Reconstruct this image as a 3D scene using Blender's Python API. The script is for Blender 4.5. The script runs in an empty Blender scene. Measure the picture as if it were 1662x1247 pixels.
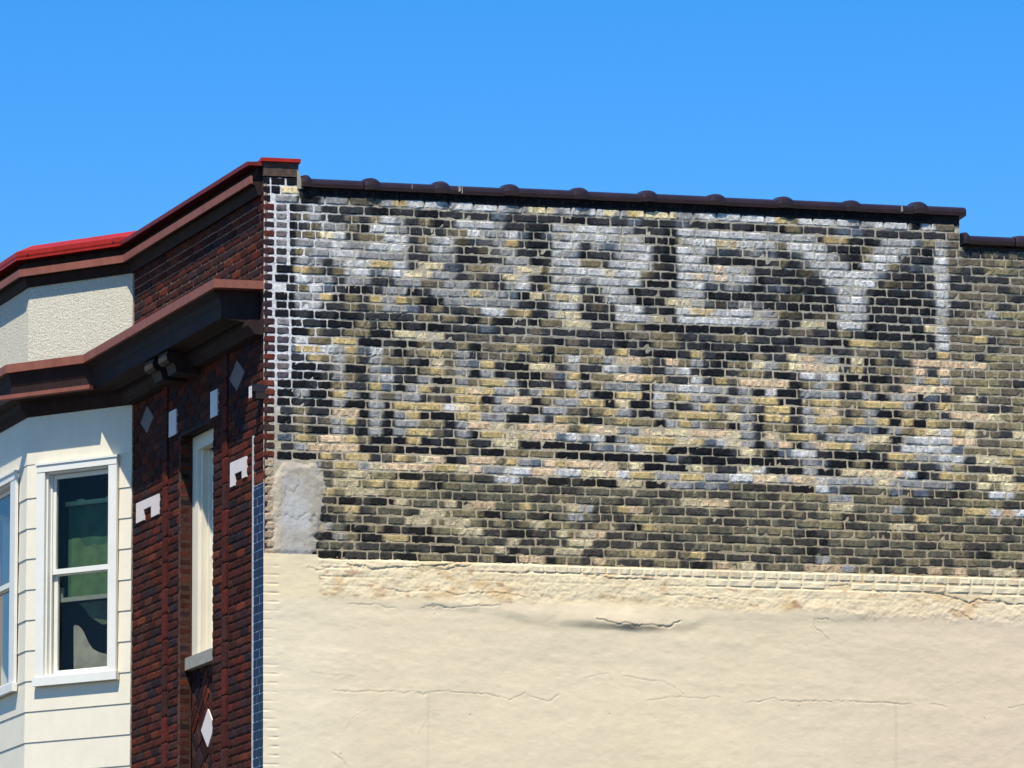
import bpy, math, random
import numpy as np
from mathutils import Vector, Matrix

random.seed(7)
rng = np.random.default_rng(11)
SC = bpy.context.scene
COL = SC.collection
rad = math.radians

# ------------------------------------------------------------------ camera
PITCH, ROLL = rad(10.291), rad(0.3525)
cam = bpy.data.objects.new('camera', bpy.data.cameras.new('camera'))
COL.objects.link(cam)
R_, U_, F_ = Vector((1, 0, 0)), Vector((0, -math.sin(PITCH), math.cos(PITCH))), Vector((0, math.cos(PITCH), math.sin(PITCH)))
cx = R_ * math.cos(ROLL) - U_ * math.sin(ROLL)
cy = R_ * math.sin(ROLL) + U_ * math.cos(ROLL)
cz = -F_
m = Matrix(((cx.x, cy.x, cz.x, 0), (cx.y, cy.y, cz.y, 0), (cx.z, cy.z, cz.z, 1.6), (0, 0, 0, 1)))
cam.matrix_world = m
cam.data.sensor_width = 36
cam.data.lens = 9000 / 1662 * 36
cam.data.clip_end = 3000
SC.camera = cam

# ------------------------------------------------------------------ sky, sun, exposure
SUN_EL, SUN_AZ = rad(61.5), rad(19.0)          # azimuth: degrees left of straight behind the camera
sv = Vector((-math.sin(SUN_AZ) * math.cos(SUN_EL), -math.cos(SUN_AZ) * math.cos(SUN_EL), math.sin(SUN_EL)))
world = bpy.data.worlds.new('World'); SC.world = world; world.use_nodes = True
nt = world.node_tree; nt.nodes.clear()
sky = nt.nodes.new('ShaderNodeTexSky'); sky.sky_type = 'NISHITA'; sky.sun_disc = False
sky.sun_elevation = SUN_EL; sky.sun_rotation = math.atan2(sv.x, sv.y)
sky.altitude = 0; sky.air_density = 1.0; sky.dust_density = 0.0; sky.ozone_density = 4.0
hs = nt.nodes.new('ShaderNodeHueSaturation'); hs.inputs['Saturation'].default_value = 1.44; hs.inputs['Value'].default_value = 1.0; hs.inputs['Hue'].default_value = .507
bg = nt.nodes.new('ShaderNodeBackground'); bg.inputs['Strength'].default_value = 0.13
wo = nt.nodes.new('ShaderNodeOutputWorld')
nt.links.new(sky.outputs[0], hs.inputs['Color']); nt.links.new(hs.outputs[0], bg.inputs['Color']); nt.links.new(bg.outputs[0], wo.inputs[0])
sl = bpy.data.lights.new('sun', 'SUN'); sl.energy = 4.7; sl.angle = rad(0.5); sl.color = (1.0, 0.94, 0.83)
so = bpy.data.objects.new('sun', sl); COL.objects.link(so)
so.rotation_euler = sv.to_track_quat('Z', 'Y').to_euler(); so.location = (0, 0, 40)
SC.view_settings.view_transform = 'Standard'; SC.view_settings.look = 'None'
SC.view_settings.exposure = 0.45; SC.view_settings.gamma = 1.0; SC.view_settings.use_curve_mapping = False

# ------------------------------------------------------------------ frames of reference
C0 = np.array([-2.1347271, 46.9, 0.0])
UP = np.array([0, 0, 1.0])
aR, aL, aB = rad(76.67493), rad(21.70556), rad(57.21176)
dR = np.array([math.sin(aR), math.cos(aR), 0]); nR = np.array([math.cos(aR), -math.sin(aR), 0])
dL = np.array([-math.sin(aL), math.cos(aL), 0]); nL = np.array([-math.cos(aL), -math.sin(aL), 0])
dB = np.array([-math.sin(aB), math.cos(aB), 0]); nB = np.array([-math.cos(aB), -math.sin(aB), 0])


class Frame:
    """a wall plane: d runs along the wall, n points out of it"""
    def __init__(s, o, d, n):
        s.o, s.d, s.n = np.array(o, float), np.array(d, float), np.array(n, float)
        s.flip = float(np.dot(np.cross(s.d, UP), s.n)) < 0

    def __call__(s, a, z, off=0.0):
        return s.o + s.d * a + UP * z + s.n * off

    def many(s, a, z, off):
        return s.o[None] + a[:, None] * s.d[None] + z[:, None] * UP[None] + off[:, None] * s.n[None]


SJ, SK, SF = 3.68, 1.21, 1.95
FR = Frame(C0, dR, nR)                         # side wall, a = u
FL = Frame(C0, dL, nL)                         # street front, a = s
J = C0 + dL * SJ
FB = Frame(J, dB, nB)                          # near slanted side of the bay
K = J + dB * SK
FK = Frame(K, dL, nL)                          # front of the bay
K2 = K + dL * SF
dB2 = dB - 2 * np.dot(dB, nL) * nL
nB2 = np.array([-dB2[1], dB2[0], 0]); nB2 = nB2 if np.dot(nB2, nL) > 0 else -nB2
FB2 = Frame(K2, dB2, nB2)
J2 = K2 + dB2 * SK
FL2 = Frame(J2, dL, nL)
FRET = Frame(C0 + dL * 2.267, -nL, -dL)        # left reveal of the narrow window: a = depth into the wall


def srgb(r, g, b):
    f = lambda c: (c / 255) / 12.92 if c / 255 <= 0.04045 else ((c / 255 + 0.055) / 1.055) ** 2.4
    return np.array([f(r), f(g), f(b)])


# ------------------------------------------------------------------ materials
def nodes_of(mat):
    mat.use_nodes = True
    t = mat.node_tree
    return t, t.nodes['Principled BSDF']


def make_mat(name, color=(0.5, 0.5, 0.5), rough=0.85, vcol=False, var=0.25, scale=25.0, fine=140.0, bump=0.3, bdist=0.004,
             dark=0.0, dscale=60.0, darkcol=(0.02, 0.02, 0.022), light=0.0, lightcol=(0.5, 0.45, 0.35), stretch=(1, 1, 1), spec=0.3,
             metallic=0.0, streak=0.0):
    mat = bpy.data.materials.new(name)
    t, p = nodes_of(mat); N, Lk = t.nodes.new, t.links.new
    geo = N('ShaderNodeNewGeometry')
    mp = N('ShaderNodeMapping'); mp.inputs['Scale'].default_value = stretch
    Lk(geo.outputs['Position'], mp.inputs['Vector'])
    def noise(sc, det=5, ro=0.6):
        n = N('ShaderNodeTexNoise'); n.inputs['Scale'].default_value = sc; n.inputs['Detail'].default_value = det
        n.inputs['Roughness'].default_value = ro; Lk(mp.outputs[0], n.inputs['Vector']); return n
    def ramp(src, a, b, lo=0.0, hi=1.0):
        r = N('ShaderNodeMapRange'); r.inputs['From Min'].default_value = a; r.inputs['From Max'].default_value = b
        r.inputs['To Min'].default_value = lo; r.inputs['To Max'].default_value = hi; Lk(src, r.inputs['Value']); return r.outputs[0]
    if vcol:
        at = N('ShaderNodeVertexColor'); at.layer_name = 'Col'; col = at.outputs['Color']
    else:
        rgb = N('ShaderNodeRGB'); rgb.outputs[0].default_value = (*color, 1); col = rgb.outputs[0]
    def mul(c, f):
        mx = N('ShaderNodeMix'); mx.data_type = 'RGBA'; mx.blend_type = 'MULTIPLY'; mx.inputs['Factor'].default_value = 1
        Lk(c, mx.inputs['A']); Lk(f, mx.inputs['B']); return mx.outputs['Result']
    def mixc(c, fac, other):
        mx = N('ShaderNodeMix'); mx.data_type = 'RGBA'; Lk(fac, mx.inputs['Factor']); Lk(c, mx.inputs['A'])
        mx.inputs['B'].default_value = (*other, 1); return mx.outputs['Result']
    n1 = noise(scale); n2 = noise(fine, 4, 0.7)
    if var > 0:
        col = mul(col, ramp(n1.outputs[0], 0.3, 0.7, 1 - var, 1 + var))
        col = mul(col, ramp(n2.outputs[0], 0.3, 0.7, 1 - var * .7, 1 + var * .7))
    if streak > 0:
        m2 = N('ShaderNodeMapping'); m2.inputs['Scale'].default_value = (14, 14, 1.2); Lk(geo.outputs['Position'], m2.inputs['Vector'])
        n5 = N('ShaderNodeTexNoise'); n5.inputs['Scale'].default_value = 1.0; n5.inputs['Detail'].default_value = 5; Lk(m2.outputs[0], n5.inputs['Vector'])
        col = mul(col, ramp(n5.outputs[0], 0.35, 0.65, 1 - streak, 1 + streak * .4))
    if dark > 0:
        n3 = noise(dscale, 6, 0.75)
        col = mixc(col, ramp(n3.outputs[0], 0.5 + 0.13 * (1 - dark), 0.64, 0, min(1, dark + .35)), darkcol)
    if light > 0:
        n4 = noise(dscale * 1.7, 6, 0.75)
        n4.inputs['Distortion'].default_value = 0.4
        col = mixc(col, ramp(n4.outputs[0], 0.56 + 0.08 * (1 - light), 0.68, 0, min(1, light + .3)), lightcol)
    Lk(col, p.inputs['Base Color'])
    p.inputs['Roughness'].default_value = rough; p.inputs['Specular IOR Level'].default_value = spec
    p.inputs['Metallic'].default_value = metallic
    if bump > 0:
        b = N('ShaderNodeBump'); b.inputs['Strength'].default_value = bump; b.inputs['Distance'].default_value = bdist
        ad = N('ShaderNodeMath'); ad.operation = 'ADD'; Lk(n1.outputs[0], ad.inputs[0]); Lk(n2.outputs[0], ad.inputs[1])
        Lk(ad.outputs[0], b.inputs['Height']); Lk(b.outputs[0], p.inputs['Normal'])
    return mat


M_BRICK = make_mat('old_brick', vcol=True, rough=.92, spec=.12, var=.36, scale=34, fine=130, bump=.9, bdist=.010, dark=.50, dscale=42,
                   darkcol=(.018, .018, .022), light=.22, lightcol=(.50, .44, .33))
M_MORTAR = make_mat('old_mortar', vcol=True, spec=.1, rough=.95, var=.22, scale=30, fine=120, bump=.9, bdist=.012, dark=.18, dscale=50, darkcol=(.05, .045, .04))
M_FACE = make_mat('face_brick', vcol=True, rough=.85, spec=.08, var=.25, scale=30, fine=150, bump=.6, bdist=.006, dark=.15, dscale=50, darkcol=(.01, .008, .008))
M_FMORT = make_mat('face_mortar', vcol=True, spec=.1, rough=.95, var=.25, scale=30, fine=120, bump=.6, bdist=.006)
M_GLAZE = make_mat('blue_glazed_brick', srgb(18, 38, 64), rough=.5, var=.3, scale=12, fine=90, bump=.15, bdist=.002, spec=.12)
M_PLASTER = make_mat('cream_plaster', vcol=True, rough=.8, var=.03, scale=7, fine=90, bump=.30, bdist=.005, spec=.15)
M_CEMENT = make_mat('grey_cement', vcol=True, rough=.75, var=.08, scale=14, fine=90, bump=.7, bdist=.008)
M_STUCCO = make_mat('rough_stucco', srgb(240, 231, 206), rough=.95, spec=.1, var=.14, scale=48, fine=120, bump=1.0, bdist=.022, dark=.10, dscale=75, darkcol=(.32, .29, .23))
M_SIDING = make_mat('cream_siding', srgb(228, 218, 193), rough=.6, var=.04, scale=4, fine=60, bump=.15, bdist=.002, streak=.015)
M_WHITE = make_mat('white_window_paint', srgb(226, 223, 210), rough=.5, streak=.02, var=.03, scale=5, fine=60, bump=.08, bdist=.002)
M_TERRA = make_mat('white_terracotta', srgb(222, 208, 198), rough=.5, var=.05, scale=8, fine=60, bump=.2, bdist=.003)
M_BROWN = make_mat('brown_painted_metal', srgb(138, 84, 68), rough=.6, spec=.2, var=.12, scale=6, fine=50, bump=.2, bdist=.004, streak=.14)
M_DBROWN = make_mat('dark_brown_wood', srgb(48, 35, 32), rough=.7, spec=.12, var=.12, scale=6, fine=50, bump=.2, bdist=.004, streak=.25)
M_RED = make_mat('red_sheet_metal', srgb(160, 38, 27), rough=.5, var=.14, scale=5, fine=40, bump=.12, bdist=.003, spec=.2, streak=.12)
M_RED_SHADE = make_mat('shaded_red_metal', srgb(112, 36, 36), rough=.55, var=.2, scale=7, fine=40, bump=.12, bdist=.003, spec=.2, streak=.2)  # darker copy of the red metal, weak grazing sun put into its colour
M_TILE = make_mat('glazed_clay_coping', srgb(46, 28, 26), rough=.33, var=.30, scale=8, fine=60, bump=.3, bdist=.004, spec=.5, dark=.2, dscale=12, darkcol=(.02, .013, .013))
M_STONE = make_mat('grey_stone', srgb(150, 145, 132), rough=.85, var=.15, scale=14, fine=90, bump=.4, bdist=.004)
M_CAPSTONE = make_mat('weathered_cap_stone', srgb(84, 66, 56), rough=.9, var=.35, scale=14, fine=90, bump=.7, bdist=.01, dark=.3, dscale=20)
M_TERRAD = make_mat('shaded_terracotta', srgb(120, 110, 104), rough=.7, spec=.1, var=.12, scale=8, fine=60, bump=.2, bdist=.003)  # darker copy of the white terracotta, cornice shade put into its colour
M_BRACKET = make_mat('faded_bracket_paint', srgb(84, 74, 66), rough=.8, spec=.05, var=.12, scale=10, fine=60, bump=.3, bdist=.004, streak=.2)
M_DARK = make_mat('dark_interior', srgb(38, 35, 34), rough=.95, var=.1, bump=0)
M_ROOF = make_mat('roof_felt', srgb(70, 68, 66), rough=.95, var=.15, bump=.3)
M_ASPH = make_mat('asphalt', (.05, .05, .052), rough=.95, var=.2, scale=3, fine=60, bump=.4, bdist=.01)
M_CONC = make_mat('pavement_concrete', (.30, .29, .27), rough=.9, var=.12, scale=2, fine=40, bump=.3, bdist=.006)
M_PAINTBR = make_mat('cream_painted_brick', vcol=True, rough=.85, var=.07, scale=20, fine=100, bump=.8, bdist=.008)


def cloth_mat(name, color, trans=0.35):
    mat = bpy.data.materials.new(name); t, p = nodes_of(mat); N, Lk = t.nodes.new, t.links.new
    geo = N('ShaderNodeNewGeometry'); n = N('ShaderNodeTexNoise'); n.inputs['Scale'].default_value = 9
    Lk(geo.outputs['Position'], n.inputs['Vector'])
    r = N('ShaderNodeMapRange'); r.inputs['From Min'].default_value = .3; r.inputs['From Max'].default_value = .7
    r.inputs['To Min'].default_value = .8; r.inputs['To Max'].default_value = 1.2; Lk(n.outputs[0], r.inputs['Value'])
    mx = N('ShaderNodeMix'); mx.data_type = 'RGBA'; mx.blend_type = 'MULTIPLY'; mx.inputs['Factor'].default_value = 1
    mx.inputs['A'].default_value = (*color, 1); Lk(r.outputs[0], mx.inputs['B']); Lk(mx.outputs['Result'], p.inputs['Base Color'])
    p.inputs['Roughness'].default_value = .95
    return mat


M_GREEN = cloth_mat('dark_green_blind', srgb(58, 92, 70))
M_LGREEN = cloth_mat('pale_green_fabric', srgb(84, 108, 72))
M_OLIVE = cloth_mat('olive_grey_fabric', srgb(92, 98, 78))
M_GREY = cloth_mat('grey_net_fabric', srgb(158, 146, 132))
M_GRAIL = make_mat('pale_green_rail', srgb(150, 172, 140), rough=.6, var=.05, bump=0)

M_GLASS = bpy.data.materials.new('window_glass')
t, p = nodes_of(M_GLASS)
t.nodes.remove(p)
tr = t.nodes.new('ShaderNodeBsdfTransparent'); tr.inputs[0].default_value = (.86, .9, .88, 1)
gl = t.nodes.new('ShaderNodeBsdfGlossy'); gl.inputs['Roughness'].default_value = .03
fr = t.nodes.new('ShaderNodeLayerWeight'); fr.inputs['Blend'].default_value = .5
pw_ = t.nodes.new('ShaderNodeMath'); pw_.operation = 'POWER'; pw_.inputs[1].default_value = 5; t.links.new(fr.outputs['Facing'], pw_.inputs[0])
ma_ = t.nodes.new('ShaderNodeMath'); ma_.operation = 'MULTIPLY_ADD'; ma_.inputs[1].default_value = .9; ma_.inputs[2].default_value = .012; t.links.new(pw_.outputs[0], ma_.inputs[0])
mx = t.nodes.new('ShaderNodeMixShader')
t.links.new(ma_.outputs[0], mx.inputs[0]); t.links.new(tr.outputs[0], mx.inputs[1]); t.links.new(gl.outputs[0], mx.inputs[2])
t.links.new(mx.outputs[0], t.nodes['Material Output'].inputs[0])

# ------------------------------------------------------------------ object helpers
def empty(name, loc, label, cat, group=None):
    o = bpy.data.objects.new(name, None); COL.objects.link(o); o.location = loc
    o['label'] = label; o['category'] = cat
    if group: o['group'] = group
    return o


def link(name, me, mat, parent=None, kind=None, label=None):
    if mat is not None and not me.materials: me.materials.append(mat)
    o = bpy.data.objects.new(name, me); COL.objects.link(o)
    if parent is not None:
        o.parent = parent
        if parent.type == 'EMPTY': o.matrix_parent_inverse = Matrix.Translation(-parent.location)
    if kind: o['kind'] = kind
    if label: o['label'] = label
    return o


def mesh(name, verts, faces, mat, parent=None, cols=None, kind=None, label=None, smooth=False):
    me = bpy.data.meshes.new(name)
    me.from_pydata([tuple(map(float, v)) for v in verts], [], [tuple(map(int, f)) for f in faces])
    if cols is not None:
        ca = me.color_attributes.new('Col', 'FLOAT_COLOR', 'POINT')
        a = np.ones((len(verts), 4), dtype=np.float32); a[:, :3] = np.asarray(cols, dtype=np.float32)
        ca.data.foreach_set('color', a.ravel())
    if smooth: me.polygons.foreach_set('use_smooth', [True] * len(me.polygons))
    me.update()
    return link(name, me, mat, parent, kind, label)


class MB:
    """collects solids into one mesh"""
    def __init__(s): s.v, s.f, s.c = [], [], []
    def add(s, v, f, c=None):
        b = len(s.v); s.v += list(v); s.f += [tuple(i + b for i in q) for q in f]
        if c is not None: s.c += list(c)
        return s
    def box(s, fr, a0, a1, z0, z1, o0, o1, c=None):
        v = [fr(a, z, o) for o in (o0, o1) for z in (z0, z1) for a in (a0, a1)]
        f = [(0, 1, 3, 2), (4, 6, 7, 5), (0, 4, 5, 1), (2, 3, 7, 6), (0, 2, 6, 4), (1, 5, 7, 3)]
        if not (fr.flip ^ (a1 < a0) ^ (z1 < z0) ^ (o1 < o0)): f = [q for q in f]
        else: f = [q[::-1] for q in f]
        # the list above is wound inwards for a right-handed frame: turn it round
        f = [q[::-1] for q in f]
        return s.add(v, f, None if c is None else [c] * 8)
    def prism(s, fr, pts, o0, o1, c=None):
        """outline pts (a, z) extruded from o0 to o1"""
        n = len(pts); v = [fr(a, z, o0) for a, z in pts] + [fr(a, z, o1) for a, z in pts]
        f = [tuple(range(n))[::-1], tuple(range(n, 2 * n))] + [(i, (i + 1) % n, n + (i + 1) % n, n + i) for i in range(n)]
        return s.add(v, f, None if c is None else [c] * (2 * n))
    def build(s, name, mat, parent=None, kind=None, label=None, smooth=False):
        return mesh(name, s.v, s.f, mat, parent, s.c if s.c else None, kind, label, smooth)


def one_box(name, mat, parent, fr, *a, **k):
    return MB().box(fr, *a).build(name, mat, parent, **k)


# smooth numpy noise
_P = rng.random((256, 256))
def vnoise(x, y):
    xi, yi = np.floor(x).astype(int), np.floor(y).astype(int); fx, fy = x - xi, y - yi
    fx = fx * fx * (3 - 2 * fx); fy = fy * fy * (3 - 2 * fy)
    g = lambda i, j: _P[i % 256, j % 256]
    return (g(xi, yi) * (1 - fx) + g(xi + 1, yi) * fx) * (1 - fy) + (g(xi, yi + 1) * (1 - fx) + g(xi + 1, yi + 1) * fx) * fy - .5
def fbm(x, y, o=4):
    r, a = 0, 1.0
    for i in range(o):
        r = r + a * vnoise(x * 2 ** i + 17.3 * i, y * 2 ** i + 9.1 * i); a *= .5
    return r
def sstep(x, a, b):
    t = np.clip((x - a) / (b - a), 0, 1); return t * t * (3 - 2 * t)

# ------------------------------------------------------------------ the building (one thing)
B = empty('brick_building', tuple(C0), 'corner brick building with faded painted letters, red edged roof, bay window and cream plaster', 'building')

# ---- painted side wall: colour of every half brick, course by course, as the faded sign shows it
CODE = dict(K=(27, 28, 31), D=(58, 58, 59), G=(112, 103, 86), g=(144, 134, 100), L=(156, 153, 147), W=(210, 206, 198), Y=(200, 174, 120),
            C=(228, 208, 162), P=(226, 194, 154), B=(98, 105, 112), O=(130, 118, 90), X=(150, 145, 135))
CODE = {k: srgb(*v) for k, v in CODE.items()}
A_ = """LKKLLGGGLYWW KDLDDDDKKDDK DGLDDGDOWLDO KDGLLGKWWLDD KGOCWDOOWWDO DLLLWLLWWWDG DOLLWWLLLLDD KLLDLWWYYWDC KYODOWWBLWCC KWLLDLLDDLLG DOWBDKKDLLKD
KLLYKODYLYOK KLWDDODOLLBD KDKDKKDDDDDO KDDKKKODOKDK KKODDOOKKCCC BWOOYYKKDKKO BYYWLYBWGKGO DDYOLODLOODK KKKDLKKLBDKO KKKDLODLWDDL KKDKODDYBKLY
KLKKYLKLGLLD KDKKLKKLKYYY DODDPPKLKLYK KODGLYDLKLLO DOKKLDKLKLYY BYOPPYOKKKYK DLPPPPKKOKKK KKKYGYYDGYOC XOLGYYLCPPPP XXXDOCCggKKD XXXGCCgYGYYD
XXXYOCCCOggg XXKDKKDKKCGG XXDDOYDGGGDC XXKKDODDGGCC XXXXGKKOKDKK XXDKXOKKYYKK XXKGGGDDDDDD XXKKKDDDDKKO""".split()
B_ = """WLWWWWLLCCLW KDDDDBDDDDDK KDWWWLDDDKLO DGOWLLWBKBOW LWOBLLYDKKLW WLDDOLLDDKLB LLKKDDLLKDWW CBDOOLLCCOGL LLDGDDCWDKOL GLLDGDLWDOLW LLLYLLBKCGYC
KLLLLLLDDDLL ODDGWWOYDDCC DODKOKKDKOOC KDDDBDDDGDDD CDDGGDGGGDKG DDOKGOOYOKOO YOLDGGODOKOW CGLBYDKKCCDL YGLKLKDKKGBY KKLOYYLKDDDL DOYPYLLDLYOY
GDYYKLPPKOLL YWCYOLLDKLLG KKYYLLKKLDYO OKLPPCOPPPPG GDLKYYPYPPBW DKODDCCKKKKK KKODKKOOOOKK PKDPPOYLBPYP YYCPLLWWPPWW DDODDWWDDKKD KgGGGDGGGDDD
GDDDGGGGDDOG GCDPPGGYGGGC COOOKKGGDKGL OCCODODOCggG OgCCDDKKDDCO KDDGGDCDDDDC KKODOCKDGDCC ODDDOKKPPKOO""".split()
C_ = """LWCLYCCCLLWW KDDDBDDDBDDK WWWBDDDKWLLW LWLOLDDKOWWY DLBLLWDKWLWB KDDLLWKKWWKD OODLWWGDLLLP WWCLWODKWPLP LLLLWKKKLWBB BDLLKDDDLLKD ODLGKKDCCOLG
DODWWDDKWYYL DDDWLLCDWWWW CDDOOKKKKKKK DDDKGGOODDDG DDDKDKOODDKD OYDYDKKKDYDK OOLPPODPOLDK DDWLBDDLWDKK KOOPPYODDWDY DOLLLKLLWWLL LKKYYKWOYLLD
YYKCKKLKDLYL DOYLDKLOYYYO KKOYOOKLYLGO YPCLLPCCCPPP LWKLYYYYCYBW KLBLWCYKKKKK KKKKKKKBDKKK PPPOCKKKKCOD CCPWYYLLYYLL KKKCCKKLLBLB GGGGGGDDGGDD
GGGDDGDGCCPP LDGYPGGDDDGD GDDDggGGGODD DOODKYOOOGGG CPDDGDDDGGOD CDDDGDGDDGGG DDOOYYODOYDD DPODDDgODKDP""".split()
D_ = """WWWWYOWWWWLL DDKDKODDDBBD LLWBLLLDYYDK YWLLGWWLDDKO BLWBDBWWDDKO DKDDODLLLLKW LODDDDOLWWWW LWKDDKDDWLWW WBKBBDDKBLLD DKDDGOKDDLWK LWLDDKKDKLLD
WWODOODOOLLK WWBLDDCCKWWK KDKDDGGDDODK OODDDKDDKKYY DDKKDDgODDGG KKODDCPLLKCK OOCLOCPPCDYD DOODKDWLWKKK GPPPPKOLOKOD DLKWKKLLLDDL LLYYKKOYYOOY
OLDYYKLYPDOL CLKYYDLYYOYL KLKOOKLLOLBB CLDPOYYDLLLC CLKLPKLPYYLO DCOKBWWDKKKK KKKKKDLBKKOK DCWKKKLKKCCP WWPCLPPWLLLL GDDDDKKWBDDG DGGDgggOLLGG
GGDDGDGGCCGG DGGDDODGgDDG DGDGDGOggDDG OGGOODKDGOOG DDGODDDKGGGG GgGDGDKDGDGG DDDGDGDLODDO OCDOGGPPPLOD""".split()
E_ = """WWWKWGGGGGGG DDDDDDGGGGGG DLLBOLGGGGGG LLLDKLGDDGDG WWDDDWGGGGgG WODBLLGDDggG BDDDDWDDDDDG DOGDDWDDGGDG KDDDBWGGGGGD DDKKDWDDGgDG DDDDKLDGOLgg
DDDBDOGGgOGG DDDDCLGGGGGg DDDKDWGOYDGO OODDDWGGGDGG DDOGDYGgDggg ODDPPPPPPgGG OOOPDPOGGgOO KDOLYLggggGD ODPPCPGGggGG KLLKBDOCDGGg YYLKDYggGDDO
KKOOgDPPPCgO YKYKYOODOOOg KLOYCWYCGGDC CKLWWWPPGGOO GDWWWWBOOGgY DYYLLWWDCCYO KODDDLgDDDDg CPWKDYYOOCCD CLLLLLDDCOCY GBDBDDKGGWWG OODDDDGgggDD
GLGGGGDYYWPW GODYGGgGDDGD GCCDGDDGGGDG DODOODOgOODG DGGDDggDDDGG DDOGGGODKggO DDOODDOOGDDD DODDPOPGGCCO""".split()
LOWC = dict(CODE); LOWC.update(K=srgb(38, 36, 34), D=srgb(72, 68, 60), G=srgb(104, 99, 80), g=srgb(134, 124, 92), P=srgb(206, 176, 138), C=srgb(206, 188, 148))
ROWS = [a + b + c + d + e for a, b, c, d, e in zip(A_, B_, C_, D_, E_)]
CP = 0.07745
Z0 = 11.765
def zrow(k): return Z0 - CP * k
def cell(u):
    w = u - 0.173
    return (185.27 * w - 0.872 * w * w) / 20.03 - 0.5
TOPC = 'KDDDKDDKDKDD'
# brushed strokes of the upper row of letters and the black ground left between them, in wall metres (u, z)
STROKES = [
    [(3.718, 11.659),(3.937, 11.657),(3.926, 10.8),(3.708, 10.803)],
    [(3.718, 11.659),(4.613, 11.652),(4.588, 11.518),(3.935, 11.524)],
    [(3.714, 11.338),(4.399, 11.332),(4.381, 11.204),(3.712, 11.205)],
    [(3.709, 10.94),(4.568, 10.935),(4.566, 10.797),(3.707, 10.797)],
    [(4.647, 11.654),(4.93, 11.654),(5.344, 11.293),(5.343, 11.215),(5.116, 11.206)],
    [(5.625, 11.661),(5.922, 11.657),(5.445, 11.202),(5.229, 11.211)],
    [(5.179, 11.264),(5.435, 11.258),(5.415, 10.785),(5.171, 10.787)],
    [(2.563, 11.654),(2.785, 11.652),(2.756, 10.793),(2.534, 10.796)],
    [(2.563, 11.654),(3.253, 11.65),(3.408, 11.524),(3.406, 11.314),(3.22, 11.185),(2.559, 11.17),(2.56, 11.29),(3.093, 11.301),(3.161, 11.387),(3.162, 11.469),(3.085, 11.532),(2.562, 11.532)],
    [(2.914, 11.195),(3.137, 11.193),(3.456, 10.82),(3.2, 10.81)],
    [(6.069, 11.563),(6.172, 11.567),(6.153, 10.646),(6.061, 10.643)],
]
GAPS = [
    [(1.711, 11.486),(2.031, 11.488),(2.096, 11.381),(2.018, 11.257),(1.754, 11.257),(1.656, 11.363)],
    [(3.957, 11.503),(4.543, 11.505),(4.541, 11.371),(3.955, 11.37)],
    [(3.953, 11.182),(4.606, 11.186),(4.603, 10.986),(3.95, 10.972)],
    [(4.611, 11.502),(4.825, 11.483),(5.115, 11.162),(5.109, 10.829),(4.645, 10.811)],
    [(5.472, 11.131),(6.033, 11.477),(6.017, 10.697),(5.465, 10.731)],
    [(4.998, 11.646),(5.539, 11.635),(5.323, 11.381)],
    [(3.454, 11.592),(3.655, 11.589),(3.646, 10.828),(3.501, 10.822),(3.416, 11.204)],
    [(2.803, 11.152),(2.886, 11.155),(3.133, 10.797),(2.8, 10.795)],
    [(2.336, 11.655),(2.518, 11.652),(2.49, 10.783),(2.357, 10.778)],
    [(5.937, 11.585),(6.046, 11.578),(6.028, 10.697),(5.92, 10.693)],
]
def inside(u, z, poly):
    c = False; j = len(poly) - 1
    for i in range(len(poly)):
        (x0, y0), (x1, y1) = poly[i], poly[j]
        if (y0 > z) != (y1 > z) and u < (x1 - x0) * (z - y0) / (y1 - y0) + x0: c = not c
        j = i
    return c
def painted(u, z, col):
    lum = float(col.sum()); ju, jz_ = u + (random.random() - .5) * .012, z
    warm = col[0] > col[2] * 1.7 and lum > .6
    for p in STROKES:
        if inside(ju, jz_, p): return col * .52 + CODE['W'] * .48 if not warm or random.random() < .5 else col
    for p in GAPS:
        if inside(ju, jz_, p): return col * .38 + CODE['K'] * .62 if not warm else col * .8
    return col
def colour_at(u, k):
    if k < 0: return CODE['K'] * 1.3
    row = ROWS[min(k, len(ROWS) - 1)]
    x = cell(u)
    if x > 59.5: x = 59.5 - ((x - 59.5) % 12)          # past the picture the wall goes on alike
    x = max(0.0, x); i = int(x); f = x - i
    f += (random.random() - .5) * .14
    f = min(1, max(0, (f - .5) * 6 + .5)); f = f * f * (3 - 2 * f)
    T_ = LOWC if k >= 31 else CODE
    a, b = T_[row[min(i, 59)]], T_[row[min(i + 1, 59)]]
    return a * (1 - f) + b * f

HEAD = {3, 10, 17}
PH = {0: 184, 1: 57, 2: 207, 4: 207, 5: 67, 6: 235, 7: 70, 8: 192, 9: 54, 11: 54, 12: 192, 13: 62, 14: 212, 15: 83, 16: 262, 18: 242, 19: 87, 20: 222,
      21: 97, 22: 207, 23: 77, 24: 237, 25: 97, 26: 232, 27: 102, 28: 247, 29: 102, 30: 0, 31: 155, 32: 32, 33: 199, 34: 44, 35: 207, 36: 39, 37: 194,
      38: 30, 39: 232, 40: 101}
UEND, USTEP = 8.6, 6.312
XS6 = np.array([0, .045, .19, .35, .5, .65, .81, .955, 1.0]); ZS4 = np.array([0, .17, .83, 1.0])


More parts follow.
